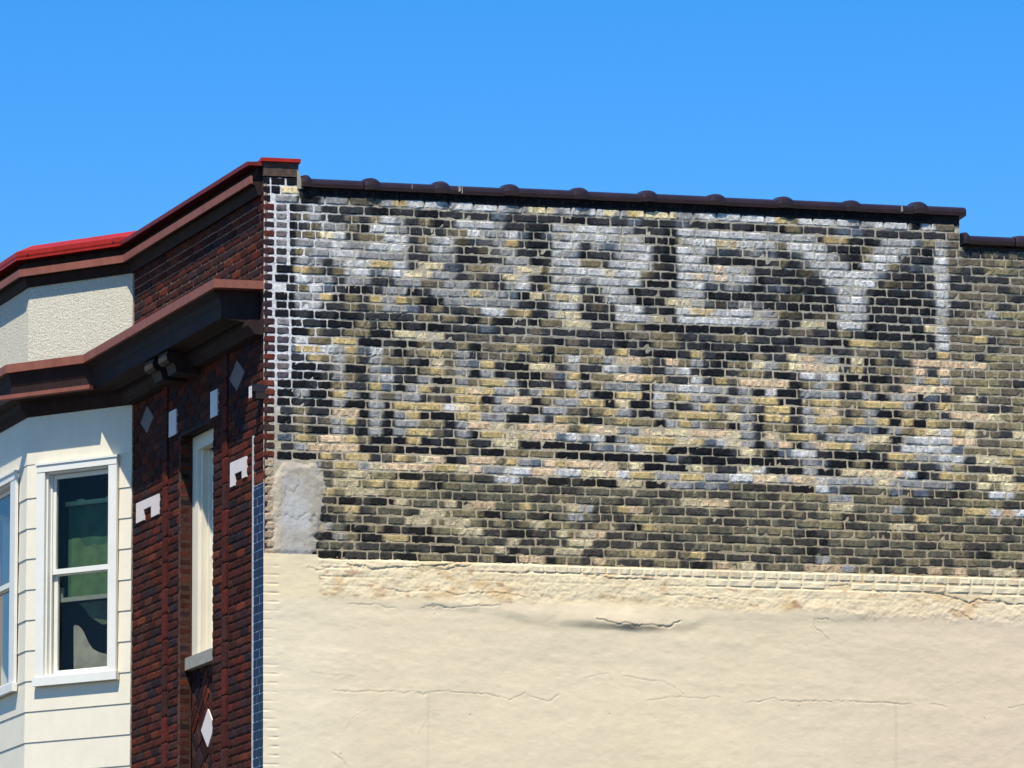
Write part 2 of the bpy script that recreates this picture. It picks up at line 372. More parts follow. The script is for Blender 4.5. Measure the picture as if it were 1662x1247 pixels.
def brick_geo(fr, a0, a1, z0, z1, off, colf, depth=.03, rough=.003, rim=.006, xs=XS6, zs=ZS4, tone=1.0, chip=0.0, edge=None):
    """a worn brick: uneven front with rounded rim, skirt running back into the mortar"""
    nx, nz = len(xs), len(zs)
    v, c = [], []
    da, dz = a1 - a0, z1 - z0
    tilt = (random.random() - .5) * .003; ca = [(random.random()) * rim for _ in range(4)]
    for j, tz in enumerate(zs):
        for i, tx in enumerate(xs):
            bx, bz = i in (0, nx - 1), j in (0, nz - 1)
            a = a0 + da * tx; z = z0 + dz * tz; o = off + tilt * (tx - .5) + (random.random() - .5) * rough
            if bx or bz:
                o -= rim * (.7 + .5 * random.random())
                if bz: z += (random.random() - .5) * rim * .9
                if bx: a += (random.random() - .5) * rim * .9
            if bx and bz:
                q = ca[(i > 0) * 2 + (j > 0)] + .002
                z += q if j == 0 else -q; a += (q if i == 0 else -q) * (1 if da > 0 else -1); o -= rim * .5
            if chip and random.random() < chip: o -= random.random() * .009
            v.append(fr(a, z, o))
            col = np.array(colf(a)) * tone
            if edge is not None and (bx or bz) and random.random() < .28:
                col = col * .45 + edge * .55 * (.6 + .5 * random.random())
            c.append(np.clip(col * (0.78 + .44 * random.random()), 0, 1))
    f = [(j * nx + i, j * nx + i + 1, (j + 1) * nx + i + 1, (j + 1) * nx + i) for j in range(nz - 1) for i in range(nx - 1)]
    ring = [i for i in range(nx)] + [j * nx + nx - 1 for j in range(1, nz)] + [(nz - 1) * nx + i for i in range(nx - 2, -1, -1)] + [j * nx for j in range(nz - 2, 0, -1)]
    b = len(v)
    for r in ring:
        v.append(v[r] - fr.n * depth); c.append(c[r] * .8)
    n = len(ring)
    f += [(ring[(i + 1) % n], ring[i], b + i, b + (i + 1) % n) for i in range(n)]
    if fr.flip ^ (da < 0): f = [q[::-1] for q in f]
    return v, f, c


def qend(k):
    if k < 1: return .062
    if k < 8: return .209
    if k < 14: return .082
    if k < 21: return .226
    if k < 30: return .103
    return .09


side = MB()     # mortar bed of the side wall
nu, nzz = 300, 104
us = np.linspace(-.0, UEND, nu); zs_ = np.linspace(8.60, 11.95, nzz)
UU, ZZ = np.meshgrid(us, zs_); uu, zz = UU.ravel(), ZZ.ravel()
oo = -.0056 + .0045 * fbm(uu * 14, zz * 14, 3) + .003 * fbm(uu * 40 + 5, zz * 40, 2)
mc = []
M_A, M_B, M_W, M_C2 = srgb(204, 194, 170), srgb(172, 163, 144), srgb(236, 232, 228), srgb(222, 200, 160)
nb = fbm(uu * 2.3, zz * 5, 4)
for u, z, n in zip(uu, zz, nb):
    k = int(round((Z0 - z) / CP)); k = max(0, min(40, k))
    base = M_A * (1 - min(1, max(0, n + .5))) + M_B * min(1, max(0, n + .5))
    if k > 17: base = base * .55 + M_C2 * .45
    if k > 30: base = base * .5 + srgb(188, 166, 124) * .5
    loc = colour_at(u, k)
    base = base * .80 + loc * .20
    w = max(0, 1 - max(0, u - .22) / .5) * min(1, max(0, (z - 9.7) / .8))
    w = min(.9, w * 1.25 + (.35 if z > 11.5 and u < 1.2 else 0) * (1 - min(1, u / 1.2)))
    base = base * (1 - w) + M_W * w
    if z > 11.785 and u > .3: base = srgb(52, 46, 44)  # coping shade and some grime put into the mortar colour
    if z > 11.53 and u > USTEP: base = srgb(58, 52, 48)  # same painted shade under the lower coping
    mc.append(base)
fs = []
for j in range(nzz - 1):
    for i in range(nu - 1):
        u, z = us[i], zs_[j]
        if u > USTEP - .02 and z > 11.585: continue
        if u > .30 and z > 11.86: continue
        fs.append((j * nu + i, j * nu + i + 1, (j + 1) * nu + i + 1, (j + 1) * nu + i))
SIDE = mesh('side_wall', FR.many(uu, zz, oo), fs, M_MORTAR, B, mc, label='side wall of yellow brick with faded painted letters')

EDGE = srgb(170, 160, 138)
bricks = []      # (size key, name, geo)
QRED = [srgb(88, 42, 38), srgb(74, 48, 48), srgb(98, 50, 40), srgb(56, 48, 52), srgb(50, 36, 38)]
QGRY = [srgb(118, 110, 110), srgb(92, 84, 88), srgb(146, 140, 138), srgb(62, 58, 60), srgb(124, 112, 108)]
for k in range(-2, 41):
    zc = zrow(k); hz = CP / 2 - .0048
    z0, z1 = zc - hz, zc + hz
    if k == -1 or k == -2:
        segs = [(.0, .05), (.062, .185), (.197, .295)] if k == -2 else [(.0, .052), (.064, .14), (.15, .305)]
        cols = ['K', 'K', 'K'] if k == -2 else ['K', 'K', 'C']
        for (a, b), cc in zip(segs, cols):
            g = brick_geo(FR, a, b, z0, z1, 0, lambda u, cc=cc: CODE[cc])
            bricks.append((9, g))
        if k == -1:
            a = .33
            while a < USTEP - .25:      # the course under the coping, its shade put into the dark brick colour
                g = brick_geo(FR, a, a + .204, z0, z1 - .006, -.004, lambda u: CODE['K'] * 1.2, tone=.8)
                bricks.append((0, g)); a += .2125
        continue
    # quoin bricks that turn the corner
    q = qend(k)
    if k < 30:
        parts = [(.0, q)] if q < .12 else [(.0, q * .47), (q * .47 + .01, q)]
        for n_, (a, b) in enumerate(parts):
            pc = random.choice(QRED if (n_ == 0 and k > 0) else QGRY) if k > 0 else CODE['K']
            if 14 <= k < 30 and n_ == 0: pc = random.choice([srgb(100, 48, 38), srgb(86, 44, 40), srgb(70, 50, 50), srgb(112, 60, 44)])
            if 8 <= k < 14: pc = random.choice([CODE['K'], srgb(60, 48, 54)])
            bricks.append((9, brick_geo(FR, a, b - .006, z0 + .004, z1 - .004, .0, lambda u, pc=pc: pc, xs=np.array([0, .1, .5, .9, 1.0]))))
    elif k < 41:
        bricks.append((9, brick_geo(FR, .005, .085 + random.random() * .02, z0, z1, .0, lambda u: srgb(196, 172, 140) * (.8 + .2 * random.random()), chip=.2,
                                    xs=np.array([0, .1, .5, .9, 1.0]))))
    start = q + .016
    if k >= 30: start = .46 if k < 34 else (.40 if k < 37 else .42)
    end = USTEP - .02 if k < 3 else UEND
    if k in HEAD:
        joints = []; j0 = .173 + 26 / 283 * .2205
        pitch = .1105
        if k == 17: j0 += .03
        n0 = int((start - j0) / pitch); a = j0 + n0 * pitch
    else:
        pitch = .2205; a = .173 + PH[k] / 283 * .2205
        while a > start: a -= pitch
    xs_list = []
    while a < end:
        b = a + pitch + (random.random() - .5) * .006
        xs_list.append((a, b)); a = b
    for (a, b) in xs_list:
        if b < start + .03 or a > end - .02: continue
        a2, b2 = max(a + .0044, start), min(b - .0044, end)
        if b2 - a2 < .03: continue
        if k >= 30 and a2 < .50 and random.random() < .25: continue
        mid = (a2 + b2) / 2
        if k < 41 and 0 <= cell(mid) < 60 and ROWS[k][int(round(min(59, max(0, cell(mid)))))] == 'X' and mid < .75: continue
        pieces = [(a2, b2)]
        if k not in HEAD and k > 3 and random.random() < .035 and b2 - a2 > .18:
            mm = mid + (random.random() - .5) * .03; pieces = [(a2, mm - .005), (mm + .005, b2)]
        for (pa, pb) in pieces:
            code = ROWS[k][int(min(59, max(0, round(cell(mid)))))]
            worn = code in 'PC' and random.random() < .8
            pale = code in 'PCY'
            tone = .88 + .24 * random.random()
            wb = .0035 * math.sin(mid * 1.9 + k * .37) + .002 * math.sin(mid * 5.1 + k) + (random.random() - .5) * .0025
            g = brick_geo(FR, pa, pb, z0 + wb + (random.random() - .5) * .003, z1 + wb + (random.random() - .5) * .003,
                          (random.random() - .5) * .005 - (.002 if worn else 0), lambda u, k=k: (painted(u, zrow(k), colour_at(u, k)) if k < 19 else colour_at(u, k)), tone=tone, chip=.18 if worn else .03,
                          rough=.006 if worn else .0035, rim=.008 if pale else .006, edge=EDGE)
            vis = 1.0 if 0 < mid < 6.9 else -1
            bricks.append(((pb - pa) * 20 * vis - (0 if mid < 6.5 else 1), g))

def emit(lst, name, stuff_name, mat, parent, limit=300, label=None):
    lst = sorted(lst, key=lambda t: -t[0]); rest = MB()
    for i, (_, g) in enumerate(lst):
        if i < limit: mesh(name, *g[:2], mat, parent, g[2])
        else: rest.add(*g)
    if rest.v: rest.build(stuff_name, mat, parent, kind='stuff', label=label)

random.seed(5)
# the 300 that show largest: the full stretchers (all about alike), spread by nearness to the corner
bricks = [(s * 10 - float(np.dot(np.array(g[0][0]) - C0, dR)), g) for s, g in bricks]
emit(bricks, 'brick', 'brick_courses', M_BRICK, SIDE, 300, 'remaining courses of painted yellow brick')

# ---- cream painted bricks just under the bare brick, and the plaster coat
CREAM = srgb(232, 211, 174); CREAM2 = srgb(240, 223, 190); TAN = srgb(212, 180, 132)
pb_ = []
for k, pitch, st in ((41, .1105, 2.36), (42, .2205, 3.9)):
    a = st
    while a < UEND:
        b = a + pitch
        if k == 41 or random.random() < .9:
            cc = srgb(234, 214, 174) if random.random() < .8 else (CREAM * .6 + TAN * .4)
            g = brick_geo(FR, a + .006, b - .006, zrow(k) - .031, zrow(k) + .031, .006 + random.random() * .003, lambda u, cc=cc: cc, rim=.006, rough=.004,
                          xs=np.array([0, .1, .5, .9, 1.0]))
            pb_.append((5 if a < 6.9 else 0, g))
        a = b
emit(pb_, 'painted_brick', 'painted_brick_course', M_PAINTBR, SIDE, 300)

CR = [[(0.734, 8.59),(0.945, 8.553),(1.145, 8.58),(1.361, 8.575),(1.579, 8.603),(1.796, 8.619)],
[(1.486, 8.579),(1.551, 8.559),(1.666, 8.578),(1.796, 8.587),(1.851, 8.616)],
[(2.08, 8.558),(2.26, 8.552),(2.331, 8.575)],
[(2.452, 8.563),(2.589, 8.556),(2.781, 8.572),(2.902, 8.548),(3.028, 8.535),(3.277, 8.531),(3.442, 8.531)],
[(0.755, 8.244),(0.966, 8.238),(1.155, 8.217)],
[(1.387, 8.223),(1.539, 8.248),(1.664, 8.23),(1.849, 8.256),(2.045, 8.267)],
[(2.93, 8.172),(2.992, 8.160),(3.118, 8.128),(3.272, 8.116),(3.388, 8.124),(3.582, 8.119),(3.671, 8.175)],
[(5.017, 8.052),(4.945, 8.105),(4.89, 8.147),(4.919, 8.212),(5.064, 8.2)],
[(0.61, 7.491),(0.862, 7.492),(1.11, 7.497),(1.326, 7.481),(1.52, 7.501),(1.704, 7.5),(1.959, 7.495),(2.149, 7.446),(2.28, 7.497),(2.493, 7.443),(2.575, 7.499)],
[(3.381, 7.474),(3.514, 7.488),(3.685, 7.502),(3.873, 7.501),(4.028, 7.51)],
[(4.288, 7.473),(4.505, 7.499),(4.706, 7.488),(4.901, 7.497),(5.209, 7.499),(5.512, 7.5),(5.776, 7.484)],
[(5.957, 7.494),(6.086, 7.469)], [(6.664, 7.482),(6.801, 7.496),(7.017, 7.485)],
[(0.712, 7.155),(0.776, 7.236),(0.873, 7.323)], [(1.341, 7.126),(1.427, 7.255),(1.439, 7.484)],
[(0.61, 6.958),(0.669, 6.917),(0.733, 6.844)], [(0.358, 7.644),(0.551, 7.633),(0.776, 7.622)],
[(2.773, 7.626),(2.911, 7.672),(3.032, 7.697),(3.069, 7.622)], [(3.169, 7.678),(3.35, 7.661),(3.532, 7.633),(3.707, 7.535)],
[(6.155, 8.332),(6.24, 8.301),(6.324, 8.254)], [(3.552, 8.398),(3.773, 8.388),(3.939, 8.371),(4.106, 8.386),(4.301, 8.364)],
[(1.036, 8.384),(1.252, 8.353),(1.469, 8.38),(1.686, 8.343),(2.013, 8.384),(2.286, 8.348)],
[(4.359, 8.529),(4.666, 8.521),(4.946, 8.501),(5.126, 8.522),(5.339, 8.49),(5.564, 8.469)],
[(0.39, 8.543),(0.47, 8.529),(0.605, 8.559)], [(5.847, 8.515),(6.073, 8.466),(6.327, 8.402),(6.413, 8.437),(6.697, 8.401),(7.04, 8.421)]]
#        depth of each crack (m)
CD = [.009, .007, .007, .009, .003, .004, .007, .005, .003, .0025, .0035, .0035, .003, .002, .0015, .003, .0012, .002, .0025, .006, .004, .005, .007, .005, .008]

def seg_dist(x, y, pts):
    """distance and signed vertical side to a jagged polyline"""
    best = np.full(x.shape, 9.0)
    for (x0, y0), (x1, y1) in zip(pts[:-1], pts[1:]):
        dx, dy = x1 - x0, y1 - y0
        t_ = np.clip(((x - x0) * dx + (y - y0) * dy) / (dx * dx + dy * dy), 0, 1)
        best = np.minimum(best, np.hypot(x - x0 - t_ * dx, y - y0 - t_ * dy))
    return best

du = .008
pu = np.arange(0, UEND + .001, du); pz = np.arange(6.45, 8.662, du * .88)
UU, ZZ = np.meshgrid(pu, pz); uu, zz = UU.ravel(), ZZ.ravel()
jx = uu + .03 * fbm(uu * 9, zz * 9, 4); jz = zz + .026 * fbm(uu * 10 + 40, zz * 11, 4) + .014 * fbm(uu * 45, zz * 45, 3)
right = sstep(uu, .47, .50)
rough_z = sstep(zz + .10 * fbm(uu * 1.6, zz * 2, 4) + .05 * sstep(uu, 3.6, 4.6), 8.25, 8.34) * right
h = .004 + .012 * fbm(uu * .8, zz * 1.3, 3) + .003 * fbm(uu * 2.0 + 7, zz * 4.5, 4) + .0012 * fbm(uu * 14, zz * 22, 3)
h += .7 * rough_z * (.007 * fbm(uu * 7, zz * 13, 4) + .005 * fbm(uu * 22, zz * 26, 3) + .0045 * fbm(uu * 55, zz * 60, 2))
# buried courses show through the thin paint
kk = (Z0 - zz) / CP; jf = np.abs(kk - np.floor(kk) - .5)
joint = sstep(jf, .0, .16)
ri = np.floor(kk + .5); ju = (uu + (ri % 2) * .11 + .03 * np.sin(ri * 7.1)) / .2205; jv = np.abs(ju - np.round(ju)) * .2205
vj = sstep(jv, .0, .012)
thin = sstep(zz, 8.30, 8.52) * right
h -= thin * (1 - joint) * .0055 * (.5 + fbm(uu * 3, zz * 3, 2)) + thin * (1 - vj) * .003
left = 1 - sstep(uu, .115, .15)
h -= left * (1 - joint) * .0045 * np.clip(.45 + 1.6 * fbm(uu * 9, zz * 3, 3), 0, 1.2)
h += .012 * (1 - left) * sstep(uu, .10, .2) * (1 - sstep(uu, .47, .49)) * 0 
# bulge of the thick coat: lip with an underside along the upper edge
lipz = 8.205 + .03 * fbm(uu * 1.1, uu * 0 + 3, 3) - .10 * sstep(uu, 1.9, 2.6) * (1 - sstep(uu, 3.7, 4.0)) + .02 * np.sin(uu * 1.7)
amp = (.003 + .015 * np.exp(-((uu - 3.15) / .45) ** 2) + .009 * np.exp(-((uu - 1.8) / .5) ** 2) + .008 * np.exp(-((uu - 5.2) / .35) ** 2)) * sstep(uu, .5, 1.0) * (.75 + 1.1 * fbm(uu * 4, zz * 2, 3))
prof = sstep(zz - lipz, -.03 , .05) * (1 - sstep(zz - lipz, .05, .24))
h += amp * prof
h -= .004 * sstep(-(zz - lipz), -.01, .05) * (1 - sstep(-(zz - lipz), .08, .3)) * (amp / .03)
# trowel waves
h += .0024 * fbm(uu * 2.6 + .5 * np.sin(zz * 4), zz * 9, 4) * (1 - rough_z) * sstep(zz, 6.6, 7.9)
lowc = np.maximum(sstep(zz, 8.545, 8.556) * sstep(uu, 2.3, 2.42), sstep(zz, 8.468, 8.478) * sstep(uu, 3.85, 4.0))
h = h * (1 - lowc) + (.0005 + .002 * fbm(uu * 20, zz * 20, 3)) * lowc
crack = np.zeros_like(h); dirt = np.zeros_like(h)
for pts, dd in zip(CR, CD):
    d_ = seg_dist(jx, jz, pts)
    w_ = .0040 + dd * .12
    crack = np.maximum(crack, np.exp(-(d_ / w_) ** 2) * min(1, dd / .011)); h -= dd * np.exp(-(d_ / w_) ** 2)
    up = np.exp(-((d_) / .03) ** 2)
    h += dd * .35 * up * (zz > np.interp(uu, [p[0] for p in pts], [p[1] for p in pts])) if pts[0][0] < pts[-1][0] else 0
    if dd > .0095: dirt = np.maximum(dirt, np.exp(-(d_ / .022) ** 2) * .6)
pits = (rng.random(len(h)) < .00006) * (zz < 8.2)
h -= pits * .006
h -= .012 * sstep(zz, 8.615, 8.64) * right
n2_ = np.clip(fbm(uu * 2.2 + 3, zz * 4 + 8, 4) * 2.2 + .12, 0, 1)
n3_ = np.clip(fbm(uu * 6 + 9, zz * 9, 4) * 2.5 - .3, 0, 1)
stain = np.clip(fbm(uu * .8 + 31, zz * .9 + 5, 4) + .1, 0, 1) * (1 - rough_z)
leftc = 1 - sstep(uu, .35, 1.0)
col = CREAM[None] * np.ones((len(h), 1))
col = col * (1 - .5 * leftc[:, None]) + CREAM2[None] * .5 * leftc[:, None]
rt = (sstep(uu, 3.8, 6.5) * .55)[:, None]
col = col * (1 - rt) + srgb(224, 199, 170)[None] * rt
yl = (stain * .55)[:, None]
col = col * (1 - yl) + srgb(226, 206, 160)[None] * yl
hi = (sstep(zz, 8.25, 8.3) * .6)[:, None]
col = col * (1 - hi) + srgb(235, 213, 168)[None] * hi
tn = np.clip(rough_z * (n2_ * .30 + n3_ * .75), 0, 1)[:, None]
col = col * (1 - tn) + TAN[None] * tn
brn = np.clip(rough_z * np.clip(fbm(uu * 11 + 70, zz * 22, 5) * 4 - 1.45, 0, 1), 0, .6)[:, None]
col = col * (1 - brn) + srgb(170, 124, 90)[None] * brn
dk = np.clip(crack * .4 + dirt * .6, 0, .85)[:, None]
col = col * (1 - dk) + srgb(128, 104, 76)[None] * dk
lip_shade = (np.exp(-(((uu - 3.30) / .34) ** 2 + ((zz - 8.112 - .03 * fbm(uu * 6, zz * 6, 3)) / .022) ** 2)) * .62 + np.exp(-(((uu - 3.0) / .9) ** 2 + ((zz - 8.13) / .05) ** 2)) * .22)
lip_shade = np.clip(lip_shade * (.8 + .9 * fbm(uu * 5, zz * 40, 3)), 0, .8)[:, None]
col = col * (1 - lip_shade) + srgb(136, 116, 84)[None] * lip_shade  # brown band paints the shadow in the crevice under the lip
seam = (np.exp(-((uu - 5.62 - .01 * fbm(uu, zz * 6, 3)) / .012) ** 2) + .7 * np.exp(-((uu - 1.44 + .03 * (7.3 - zz)) / .010) ** 2)) * (zz < 7.5)
col = col * (1 - .10 * np.clip(seam, 0, 1)[:, None])
col = np.where(pits[:, None] > 0, srgb(110, 90, 70)[None], col)
wsp = (rng.random(len(h)) < .00015) & (zz < 7.6)
col = np.where(wsp[:, None], srgb(235, 238, 240)[None], col)
npu, npz = len(pu), len(pz)
# chunk edge: the coat starts lower left of the cement patch
F = []
zz2 = ZZ; uu2 = UU
for j in range(npz - 1):
    for i in range(npu - 1):
        if pz[j] > 8.634 and pu[i] > .47: continue
        F.append((j * npu + i, j * npu + i + 1, (j + 1) * npu + i + 1, (j + 1) * npu + i))
mesh('plaster_coat', FR.many(uu, zz, h), F, M_PLASTER, SIDE, col, smooth=True, label='cream painted plaster with cracks and a bulging upper lip')
one_box('lower_plaster', M_SIDING, SIDE, FR, 0, UEND, 0, 6.45, -.05, .003, label='lower part of the cream plaster')

# ---- grey cement patch by the corner
gu = np.arange(.06, .56, .009); gz = np.arange(8.650, 9.46, .009)
UU, ZZ = np.meshgrid(gu, gz); uu, zz = UU.ravel(), ZZ.ravel()
nn = fbm(uu * 11, zz * 11, 4) * .085
lft = .105 - .02 * sstep(zz, 9.2, 9.4) + nn * .6
rgt = np.interp(zz, [8.62, 8.7, 8.9, 9.0, 9.2, 9.33, 9.40, 9.45], [.47, .45, .46, .50, .50, .52, .50, .42]) + nn
topz = np.interp(uu, [.06, .1, .17, .3, .42, .52], [9.20, 9.30, 9.42, 9.43, 9.45, 9.44]) + nn
ed = np.minimum(np.minimum(uu - lft, rgt - uu), topz - zz)
hh = .004 + .006 * sstep(ed, -.004, .05) - .012 * (1 - sstep(ed, -.04, .01)) + .008 * fbm(uu * 6, zz * 4, 3) + .003 * fbm(uu * 30, zz * 30, 2)
smooth_ = sstep(uu + nn * .5, .13, .17) * (1 - sstep(uu + nn * 1.0, .36, .44)) * (1 - sstep(zz + nn * 1.5, 9.30, 9.40)) * np.clip(.85 + 1.1 * fbm(uu * 5, zz * 5, 3), 0, 1)
cc = srgb(186, 174, 152)[None] * (1 - smooth_[:, None]) * .9 + srgb(192, 186, 176)[None] * smooth_[:, None]
lf = (1 - sstep(uu, .13, .17))[:, None]; cc = cc * (1 - lf * .6) + srgb(200, 182, 152)[None] * lf * .6
bl = .6 * np.clip(fbm(uu * 12 + 4, zz * 12, 3) * 5 - 1.5, 0, 1)[:, None] * sstep(uu, .32, .4)[:, None] * (1 - sstep(zz, 9.0, 9.2))[:, None]
cc = cc * (1 - bl) + srgb(58, 66, 84)[None] * bl
ck = np.maximum(np.exp(-(seg_dist(uu + nn, zz + nn, [(.12, 8.98), (.22, 9.0), (.3, 8.97), (.38, 9.0)]) / .005) ** 2),
                np.exp(-(seg_dist(uu + nn, zz + nn, [(.13, 9.05), (.17, 9.2), (.25, 9.17), (.3, 9.3)]) / .005) ** 2))
hh -= .010 * (1 - sstep(zz, 8.65, 8.70)); hh -= ck * .003; cc = cc * (1 - .45 * ck[:, None])
F = []; ng = len(gu)
for j in range(len(gz) - 1):
    for i in range(ng - 1):
        if max(ed[j * ng + i], ed[(j + 1) * ng + i + 1], ed[j * ng + i + 1]) > -.03: F.append((j * ng + i, j * ng + i + 1, (j + 1) * ng + i + 1, (j + 1) * ng + i))
mesh('cement_patch', FR.many(uu, zz, hh), F, M_CEMENT, SIDE, cc, smooth=True, label='grey cement patch with ragged edges near the corner')

# ---- clay coping tiles
def coping(u0, u1, dz, collar_at, clen=.135, label=None, cut=None):
    pr = [(.034, 11.868), (.040, 11.900), (.036, 11.928), (-.01, 11.952), (-.10, 11.965), (-.20, 11.955), (-.30, 11.93), (-.34, 11.868)]
    def sweep(a0, a1, grow, taper=0.0):
        v, f = [], []; n = len(pr); st = 6 if grow else 3
        for i in range(st):
            a = a0 + (a1 - a0) * i / (st - 1); g = grow * ([.45, .85, 1, 1, .8, .35][i] if grow else 1)
            for (o, z) in pr:
                oc, zc = -.13, 11.86
                v.append(FR(a, dz + zc + (z - zc) * (1 + g * 1.1) , oc + (o - oc) * (1 + g * .35)))
        for i in range(st - 1):
            for j in range(n):
                f.append((i * n + j, (i + 1) * n + j, (i + 1) * n + (j + 1) % n, i * n + (j + 1) % n))
        f.append(tuple(range(n))); f.append(tuple((st - 1) * n + j for j in range(n))[::-1])
        return v, f
    jz = (random.random() - .5) * .010
    dz += jz
    body = mesh('coping_tile', *sweep(u0, u1, 0), M_TILE, SIDE, smooth=False, label=label)
    if collar_at is not None:
        mesh('coping_collar', *sweep(collar_at, collar_at + clen, .22 + random.random() * .10), M_TILE, body)
    return body

coping(.40, .868, 0, .325, .085, 'first clay coping tile beside the corner block')
for i in range(9):
    c0 = .88 + .6225 * i
    coping(c0 + .012, min(c0 + .6225, 6.352), 0, c0)
for i in range(4):
    c0 = 6.335 + .475 + .6225 * (i - 1)
    if i == 0: coping(6.345, 6.80, -.252, 6.325, .06)
    else: coping(c0 + .012, c0 + .62, -.252, c0)

for u_, w_, h0 in ((1.716, .022, 11.885), (1.745, .008, 11.87), (5.745, .018, 11.88), (1.30, .006, 11.89)):
    MB().prism(FR, [(u_, h0), (u_ + w_, h0 + .01), (u_ + w_ * .8, 11.93), (u_ + .002, 11.94)], .036, .043).build('mortar_smear', M_STONE, SIDE)
# ---- block that ends the street parapet
mesh_b = MB(); mesh_b.box(FR, -.005, .302, 11.962, 12.084, -.35, .004); mesh_b.build('cap_stone', M_CAPSTONE, B, label='weathered brown stone block under the red cap')
slop = [(.29, 11.86), (.345, 11.86), (.33, 11.93), (.31, 12.0), (.29, 12.03)]
MB().prism(FR, slop, -.25, .006).build('mortar_fillet', M_STONE, B)
one_box('red_cap', M_RED, B, FR, -.03, .318, 12.086, 12.118, -.36, .03, label='short red metal cap over the corner block')
# end of the high wall at the step
one_box('step_end', M_STONE, SIDE, FR, USTEP - .03, USTEP - .012, 11.3, 11.865, -.26, -.008)

# ------------------------------------------------------------------ street front
def zfr(k): return zrow(k)
FCOL = [srgb(92, 44, 34), srgb(78, 42, 36), srgb(70, 46, 42), srgb(58, 44, 46), srgb(110, 58, 40), srgb(66, 38, 32), srgb(84, 50, 40), srgb(48, 42, 48), srgb(98, 52, 36)]
FW = [4, 5, 5, 4, 1, 4, 4, 2, 2]
def fc(): return random.choices(FCOL, FW)[0] * np.array([.92, .80, .74]) * (.65 + .5 * random.random())
# mortar bed panels (with the window opening left out)
fm = MB()
ML, MF = srgb(70, 50, 42), srgb(150, 118, 96)
def bed(a0, a1, z0, z1, c, d=.10, o=-.009): fm.box(FL, a0, a1, z0, z1, o - d, o, c)
bed(0, SJ, 10.95, 11.93, MF); bed(0, 1.372, 5.0, 10.949, ML); bed(2.267, SJ, 5.0, 10.949, ML); bed(1.3721, 2.2669, 10.05, 10.949, ML)
fm.box(FL, 1.3721, 2.2669, 5.0, 8.0, -.2, -.119, ML)
FRONT = fm.build('street_front', M_FMORT, B, label='dark red brick street front')
one_box('lower_front', M_CONC, FRONT, FL, 0, SJ, 0, 5.0, -.15, -.005)
# mortar strip beside the blue glazed bricks
faces_ = []
XF = np.array([0, .08, .5, .92, 1.0])
STR = [(.952, 1.09), (2.629, 2.763)]
blocked = [(.952, 1.09, 0, 10.95), (2.629, 2.763, 0, 10.95), (1.372, 2.267, 0, 10.05), (0, .285, 0, 9.36)]
k = -1
while True:
    zc = zrow(k)
    if zc < 6.3: break
    z0, z1 = zc - .0325, zc + .0325
    if zc > 11.9 or 10.62 < zc < 11.06: k += 1; continue
    spans = [(0.002, SJ - .01)]
    for (b0, b1, c0, c1) in blocked:
        if c0 < zc < c1:
            ns = []
            for (x0, x1) in spans:
                if b0 > x0: ns.append((x0, min(b0 - .008, x1)))
                if b1 < x1: ns.append((max(b1 + .008, x0), x1))
            spans = [s for s in ns if s[1] - s[0] > .02]
    for (x0, x1) in spans:
        a = x0 - (.0 if k % 2 else .108) + (0 if x0 > .01 else 0)
        while a < x1:
            p0, p1 = max(a, x0), min(a + .2165 - .01, x1); a += .2165 + (random.random() - .5) * .004
            if p1 - p0 < .02: continue
            col_ = fc()
            if zc > 10.9: col_ = col_ * 1.1
            g = brick_geo(FL, p0, p1, z0, z1, (random.random() - .5) * .004, lambda u, c=col_: c, rim=.004, rough=.002, xs=XF, zs=np.array([0, .2, .8, 1]), depth=.02)
            lit = (zc > 11.0 and zc < 11.62) or zc < 9.75
            faces_.append(((10 if lit else 0) + (p1 - p0) * 10 - p0 * .3, g))
    k += 1
emit(faces_, 'face_brick', 'face_brick_courses', M_FACE, FRONT, 300, 'remaining dark red face brick')
# reveal of the narrow window: one brick per course, seen side on
rv = []
k = 22
while zrow(k) > 6.4:
    zc = zrow(k)
    c_ = fc(); rv.append((1, brick_geo(FRET, .004, .098, zc - .0325, zc + .0325, .001, lambda u, c=c_: c, rim=.004, rough=.002, xs=XF, zs=np.array([0, .2, .8, 1]), depth=.012)))
    k += 1
emit(rv, 'reveal_brick', 'reveal_bricks', M_FACE, FRONT)
MB().box(FRET, -.0, .11, 5, 10.05, -.05, -.006, ML * 1.6).build('reveal_mortar', M_FMORT, FRONT)
# upright brick strips
st_ = []
for (a0, a1) in STR:
    z = 6.4
    while z < 10.6:
        z1 = min(z + .222, 10.6); c_ = random.choice([srgb(92, 40, 32), srgb(80, 38, 32), srgb(72, 42, 38)]) * (.8 + .35 * random.random())
        st_.append((1, brick_geo(FL, a0 + .004, a1 - .004, z, z1, .013, lambda u, c=c_: c, rim=.003, rough=.002, xs=XF, zs=np.array([0, .08, .92, 1]), depth=.03)))
        z += .2325
emit(st_, 'upright_brick', 'upright_bricks', M_FACE, FRONT)
# blue glazed pilaster with white joints, soldier bricks on top
MB().box(FL, 0.003, .285, 5.2, 9.275, -.03, -.002, srgb(196, 200, 204)).box(FL, .256, .283, 5.2, 9.72, -.02, .006, srgb(190, 186, 182)).build('white_joint', M_FMORT, FRONT)
gb = []
z = 6.3; n_ = 0
while z < 9.25:
    cut = .095 if n_ % 2 else .165
    for (a, b) in ((.004, cut - .007), (cut + .007, .250)):
        m_ = MB().box(FL, a, b, z + .004, min(z + CP - .006, 9.27), -.01, .001 + random.random() * .002); m_.build('glazed_brick', M_GLAZE, FRONT)
    z += CP; n_ += 1
sb = []
for i in range(6):
    a = .004 + i * .042; c_ = srgb(104, 58, 46) * (.8 + .4 * random.random())
    sb.append((1, brick_geo(FL, a, a + .036, 9.285, 9.372, .002, lambda u, c=c_: c, rim=.003, rough=.002, xs=XF, zs=np.array([0, .2, .8, 1]))))
emit(sb, 'soldier_brick', 'soldier_bricks', M_FACE, FRONT)
